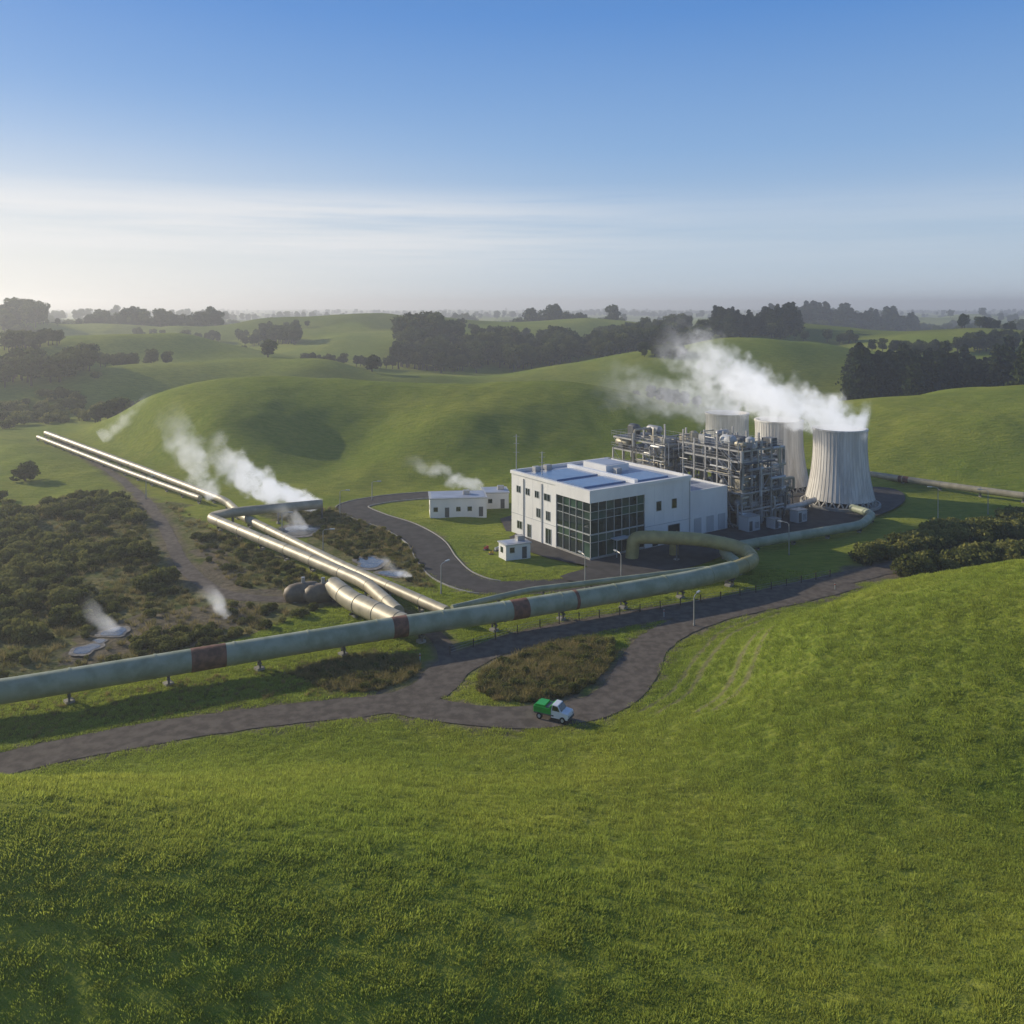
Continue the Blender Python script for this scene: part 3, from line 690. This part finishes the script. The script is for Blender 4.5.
belt('tree_belt',[(398,560,560,590,40,150,11,17),(560,590,705,600,40,110,10,15),(400,600,460,620,20,36,16,22),(0,400,90,415,16,34,9,14),(95,330,235,365,9,60,4,9),(-150,420,0,400,20,40,9,14),(632,335,700,325,7,22,4,7),
 (0,720,80,640,20,60,12,17),(240,690,300,640,15,36,9,13),(515,980,640,1020,60,150,18,25),(455,1400,512,1400,60,70,20,30),(975,800,1100,760,40,100,15,21),(30,950,60,950,30,20,16,22),(150,900,330,950,50,120,12,19),(640,470,690,455,9,24,4,7),
 (0,455,60,470,10,30,7,11),(140,600,250,590,10,40,6,10),(300,520,395,540,8,36,5,9),(600,700,690,740,20,50,10,15),(860,520,1030,540,12,50,8,13),(820,900,1000,930,20,60,12,17),
 (58,880,110,860,30,70,18,25),(110,860,220,820,40,110,14,20),(-60,780,40,760,30,60,14,20),(100,440,170,450,8,20,5,8)],C_tree)
belt('tree_belt',[(850,395,1090,400,26,190,12,21),(712,640,800,660,26,90,13,18),(770,1150,920,1150,60,220,20,28),(545,1080,600,1080,40,60,18,26),(1020,330,1100,330,20,30,14,20)],C_con)
X=[];S=[]
for k in range(2000):
    D=900*math.exp(rnd.random()**.8*1.75); x=rnd.uniform(-.85,.85)*D
    if float(fbm(np.array(x/420),np.array(D/260),71,3))>.555: X.append((x,D)); S.append(rnd.uniform(1.4,2.4))
for cl in range(80):
    D=rnd.uniform(1000,4800); x=rnd.uniform(-.8,.8)*D; a=rnd.uniform(-.3,.3); L=rnd.uniform(80,420)
    for k in range(int(L/9)): t=rnd.uniform(-1,1)*L/2; X.append((x+t,D+t*a+rnd.gauss(0,8))); S.append(rnd.uniform(1.2,2.3))
scatter('distant_woods',X,S,C_tree)
X=[];S=[]
for cl in range(26):
    D=rnd.uniform(560,1200); x=rnd.uniform(-.65,.65)*D; a=rnd.uniform(-.5,.5); L=rnd.uniform(50,220)
    for k in range(int(L/4)): t=rnd.uniform(-1,1)*L/2; X.append((x+t,D+t*a+rnd.gauss(0,3))); S.append(rnd.uniform(.6,1.2))
scatter('hedgerow',X,S,C_tree)
for u,D,h in ((268,455,11),(372,440,10),(25,225,6.5),(60,395,14),(75,405,12)):
    x=(u-512)*D/F; ob=bpy.data.objects.new('tree',C_tree.objects[rnd.randrange(3)].data); ob.location=(x,D,hz(x,D)-1.2); ob.scale=(h/9.3*1.5,h/9.3*1.5,h/9.3); ob.rotation_euler=(0,0,rnd.uniform(0,6)); scene.collection.objects.link(ob)
X=[];S=[]
def inp(poly,n,s0,s1,th=0.,o=51):
    a=np.array(poly); lo=a.min(0); hi=a.max(0); m=n*8
    x=rng.uniform(lo[0],hi[0],m); y=rng.uniform(lo[1],hi[1],m); ok=inpoly(x,y,poly)
    if th: ok&=fbm(x/9,y/9,o,3)>th
    x=x[ok];y=y[ok]
    if not len(x): return
    ok=np.ones(len(x),bool)
    for q in (R1,R2,R3,R4): ok&=dist_poly(x,y,q[::3])>3.6
    for q in FLAT[3:5]: ok&=dist_poly(x,y,q)>4
    for a_,b_,c_ in POOLS: ok&=((x-a_)**2+(y-b_)**2)>c_*c_
    x=x[ok][:n];y=y[ok][:n]
    for p in zip(x,y): X.append(p); S.append(rnd.uniform(s0,s1))
inp(g2([(-150,560),(0,530),(60,520),(120,540),(170,560),(215,590),(120,610),(60,640),(0,640),(-150,660)]),300,.9,2.7,.47)
inp(g2([(40,505),(100,495),(165,505),(170,525),(100,525),(45,520)]),80,1.2,2.6)
inp(g2([(-150,500),(0,500),(60,540),(0,560),(-150,560)]),50,1.5,3)
inp(g2([(850,584),(858,562),(905,545),(960,530),(1100,512),(1150,545),(1020,566),(930,574)]),420,1.8,3.6)
inp(SCRUB[0],700,.4,1.3,.42,61); inp(SCRUB[1],220,.3,1.0); inp(SCRUB[2],150,.3,.95); inp(SCRUB[3],80,.3,.8)
inp(g2([(120,640),(200,628),(230,640),(140,660)]),60,.5,1.3)
inp(g2([(-100,415),(0,415),(100,405),(110,420),(0,432),(-100,440)]),90,2,4.5)
scatter('bushes',X,S,C_bush)
X=[];S=[]
inp(SCRUB[0],3000,.5,1.2); inp(SCRUB[1],1100,.4,1.0); inp(SCRUB[2],1000,.5,1.15); inp(SCRUB[3],650,.4,.9)
inp(g2([(0,705),(200,672),(400,640),(440,650),(400,690),(200,712),(0,745)]),500,.3,.6)
scatter('tussock_grass',X,S,C_tuss)
n=180000; yv=np.sqrt(rng.uniform(38**2,150**2,n)); xv=rng.uniform(-1,1,n)*(.64*yv+8)
keep=rng.random(n)<np.clip(1.2-(yv-50)/130,.25,1)
xv=xv[keep];yv=yv[keep]
dr=np.full(len(xv),1e9)
for pl in ROADS+[R4]: dr=np.minimum(dr,dist_poly(xv,yv,pl[::3]))
ok=(dr>2.9)
for tr in TRK: ok&=dist_poly(xv,yv,tr)>.55
for pl in SCRUB: ok&=~inpoly(xv,yv,pl)
ok&=~inpoly(xv,yv,YARD)
xv=xv[ok];yv=yv[ok]; cl=fbm(xv/1.6,yv/.9,81,2)
# faint mowing rows that follow the wheel tracks round the slope
ex=np.concatenate([[P(560,900)[:2]],[P(600,780)[:2]],TRK[0]]); dm=dist_poly(xv,yv,ex)
row=np.sin(dm*2*math.pi/2.6)*(xv>6)*(1-sst(35,75,dm))
keep=cl+rng.uniform(-.15,.15,len(cl))+row*.05>.24
xv=xv[keep];yv=yv[keep];cl=cl[keep];row=row[keep]
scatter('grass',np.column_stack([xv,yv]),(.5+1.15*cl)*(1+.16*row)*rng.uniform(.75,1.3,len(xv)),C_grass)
# ---------------------------------------------------------------- steam
def plume(src,end,r0,r1,dens,curl=0.,seed=0.,nscale=.35,thr=.42):
    a=Vector(src); b_=Vector(end); L=(b_-a).length; d=(b_-a)/L; side=d.cross(Vector((0,0,1))).normalized(); up=side.cross(d)
    W=max(r0,r1)*1.1+abs(curl)
    mb=MB(); mb.box(0,L,-W,W,-W,W,M_white); me=bpy.data.meshes.new('steam'); me.from_pydata(mb.v,[],mb.f)
    m,nt,o=newmat('steam_mat'); vs=N(nt,'ShaderNodeVolumePrincipled'); nt.links.new(vs.outputs[0],o.inputs['Volume']); vs.inputs['Color'].default_value=(1,1,1,1); vs.inputs['Anisotropy'].default_value=.2
    vs.inputs['Emission Color'].default_value=(.97,.98,1,1)  # added glow, follows density, stands in for light scattered repeatedly inside the steam
    tc=N(nt,'ShaderNodeTexCoord'); co=tc.outputs['Object']; sp=N(nt,'ShaderNodeSeparateXYZ'); nt.links.new(co,sp.inputs[0])
    off=N(nt,'ShaderNodeVectorMath',operation='ADD'); nt.links.new(co,off.inputs[0]); off.inputs[1].default_value=(seed,seed*2,seed*3)
    wn=N(nt,'ShaderNodeTexNoise'); wn.inputs['Scale'].default_value=nscale*.6; wn.inputs['Detail'].default_value=1; nt.links.new(off.outputs[0],wn.inputs['Vector'])
    ws=N(nt,'ShaderNodeSeparateXYZ'); nt.links.new(wn.outputs['Color'],ws.inputs[0])
    t=mth(nt,'DIVIDE',sp.outputs[0],L); t=mth(nt,'MINIMUM',mth(nt,'MAXIMUM',t,0.),1.)
    R=mth(nt,'MULTIPLY_ADD',mth(nt,'POWER',t,.75),r1-r0,r0)
    cz=mth(nt,'MULTIPLY',mth(nt,'MULTIPLY',mth(nt,'SUBTRACT',1.,t),t),4*curl)
    wy=mth(nt,'MULTIPLY',mth(nt,'MULTIPLY',mth(nt,'SUBTRACT',ws.outputs[0],.5),R),1.4); wz=mth(nt,'MULTIPLY',mth(nt,'MULTIPLY',mth(nt,'SUBTRACT',ws.outputs[1],.5),R),1.4)
    y_=mth(nt,'ADD',sp.outputs[1],wy); z_=mth(nt,'SUBTRACT',mth(nt,'ADD',sp.outputs[2],wz),cz)
    rr=mth(nt,'DIVIDE',mth(nt,'SQRT',mth(nt,'ADD',mth(nt,'MULTIPLY',y_,y_),mth(nt,'MULTIPLY',z_,z_))),R)
    n1=N(nt,'ShaderNodeTexNoise'); n1.inputs['Scale'].default_value=nscale; n1.inputs['Detail'].default_value=3; n1.inputs['Roughness'].default_value=.6; nt.links.new(off.outputs[0],n1.inputs['Vector'])
    core=mth(nt,'SUBTRACT',1.,rr); v=mth(nt,'ADD',mth(nt,'MULTIPLY',core,.42),mth(nt,'MULTIPLY_ADD',t,-.06,n1.outputs['Fac']))
    dd=ramp(nt,v,thr+.1,thr+.36); dd=mth(nt,'MULTIPLY',dd,ramp(nt,rr,1.05,.6))
    fade=mth(nt,'MULTIPLY',mth(nt,'POWER',mth(nt,'SUBTRACT',1.,t),1.3),ramp(nt,t,0.,.03)); dd=mth(nt,'MULTIPLY',mth(nt,'MULTIPLY',dd,fade),dens)
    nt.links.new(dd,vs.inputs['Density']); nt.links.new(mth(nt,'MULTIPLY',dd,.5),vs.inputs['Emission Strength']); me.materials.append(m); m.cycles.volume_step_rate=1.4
    ob=bpy.data.objects.new('steam',me); scene.collection.objects.link(ob); ob.matrix_world=Matrix.Translation(a)@Matrix((d,side,up)).transposed().to_4x4()
    return ob
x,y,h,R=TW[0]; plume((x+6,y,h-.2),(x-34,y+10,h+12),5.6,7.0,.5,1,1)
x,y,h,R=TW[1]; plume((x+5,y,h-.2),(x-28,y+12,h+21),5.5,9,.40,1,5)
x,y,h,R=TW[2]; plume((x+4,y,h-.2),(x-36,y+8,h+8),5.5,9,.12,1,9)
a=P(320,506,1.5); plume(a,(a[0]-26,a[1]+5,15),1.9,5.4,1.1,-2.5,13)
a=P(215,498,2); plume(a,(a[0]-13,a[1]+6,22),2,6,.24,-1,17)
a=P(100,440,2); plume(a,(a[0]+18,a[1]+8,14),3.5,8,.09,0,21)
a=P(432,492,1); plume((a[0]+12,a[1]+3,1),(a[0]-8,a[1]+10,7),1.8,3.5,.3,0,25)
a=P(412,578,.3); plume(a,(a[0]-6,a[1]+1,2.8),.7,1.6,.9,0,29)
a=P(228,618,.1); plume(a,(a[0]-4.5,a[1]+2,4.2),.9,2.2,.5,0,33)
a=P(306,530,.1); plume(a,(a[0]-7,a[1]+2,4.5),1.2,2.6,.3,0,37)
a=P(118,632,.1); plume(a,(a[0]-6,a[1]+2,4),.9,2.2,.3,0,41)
# low-lying morning haze
me=bpy.data.meshes.new('haze'); mb=MB(); mb.box(-5200,5200,-300,7500,-12,80,M_white); me.from_pydata(mb.v,[],mb.f)
m,nt,o=newmat('haze_mat'); vs=N(nt,'ShaderNodeVolumeScatter'); vs.inputs['Color'].default_value=(.94,.97,1,1); vs.inputs['Density'].default_value=.00038; vs.inputs['Anisotropy'].default_value=.45; nt.links.new(vs.outputs[0],o.inputs['Volume']); me.materials.append(m)
ob=bpy.data.objects.new('haze',me); scene.collection.objects.link(ob)
# ---------------------------------------------------------------- sky, sun, camera
EL=math.radians(20); AZ=math.radians(-63)
w=bpy.data.worlds.new('World'); scene.world=w; w.use_nodes=True; nt=w.node_tree; nt.nodes.clear(); o=nt.nodes.new('ShaderNodeOutputWorld'); bg=nt.nodes.new('ShaderNodeBackground'); nt.links.new(bg.outputs[0],o.inputs[0])
sk=nt.nodes.new('ShaderNodeTexSky'); sk.sky_type='NISHITA'; sk.sun_disc=False; sk.sun_elevation=EL; sk.sun_rotation=AZ; sk.air_density=1.; sk.dust_density=.6; sk.ozone_density=2.5
tc=nt.nodes.new('ShaderNodeTexCoord'); sp=nt.nodes.new('ShaderNodeSeparateXYZ'); nt.links.new(tc.outputs['Generated'],sp.inputs[0])
cr=nt.nodes.new('ShaderNodeValToRGB'); nt.links.new(sp.outputs[2],cr.inputs[0]); e_=cr.color_ramp.elements
e_[0].position=0; e_[0].color=(.60,.72,.86,1); e_[1].position=1; e_[1].color=(.06,.12,.28,1)
for p_,c_ in ((.08,(.47,.62,.82,1)),(.17,(.27,.47,.80,1)),(.31,(.105,.30,.73,1)),(.5,(.07,.19,.50,1))): q=e_.new(p_); q.color=c_
g10=mix(nt,1.,cr.outputs[0],(9.6,9.6,9.6),'MULTIPLY')
base=mix(nt,.8,sk.outputs[0],g10)
glow=mth(nt,'MULTIPLY',ramp(nt,sp.outputs[0],.2,-.6),ramp(nt,sp.outputs[2],.24,.0)); base=mix(nt,mth(nt,'MULTIPLY',glow,.7),base,(9.4,8.9,8.1))
cn=noi(nt,2.0,6,vec=tc.outputs['Generated'],sc=(1,1,20),rough=.6)
band=mth(nt,'MULTIPLY',ramp(nt,sp.outputs[2],.02,.07),ramp(nt,mth(nt,'ADD',sp.outputs[2],mth(nt,'MULTIPLY',cn,.05)),.165,.13)); side=ramp(nt,sp.outputs[0],.28,-.2)
cf=mth(nt,'MULTIPLY',mth(nt,'MULTIPLY',band,ramp(nt,cn,.3,.62)),mth(nt,'MULTIPLY_ADD',side,.5,.14))
c=mix(nt,cf,base,(8.8,8.7,8.7))
nt.links.new(c,bg.inputs[0]); bg.inputs[1].default_value=.1
sd=Vector((math.sin(AZ)*math.cos(EL),math.cos(AZ)*math.cos(EL),math.sin(EL)))
l=bpy.data.lights.new('sun','SUN'); l.energy=5.; l.angle=math.radians(.6); l.color=(1,.89,.70); lo=bpy.data.objects.new('sun',l); lo.rotation_euler=sd.to_track_quat('Z','Y').to_euler(); scene.collection.objects.link(lo)
cam=bpy.data.cameras.new('camera'); cam.sensor_width=36; cam.lens=36*F/1024; cam.shift_y=-207/1024.; cam.clip_end=20000; cam.clip_start=.5
co_=bpy.data.objects.new('camera',cam); co_.location=(0,0,H); co_.rotation_euler=(math.radians(90),0,0); scene.collection.objects.link(co_); scene.camera=co_
scene.view_settings.view_transform='Standard'; scene.view_settings.look='None'; scene.view_settings.exposure=0
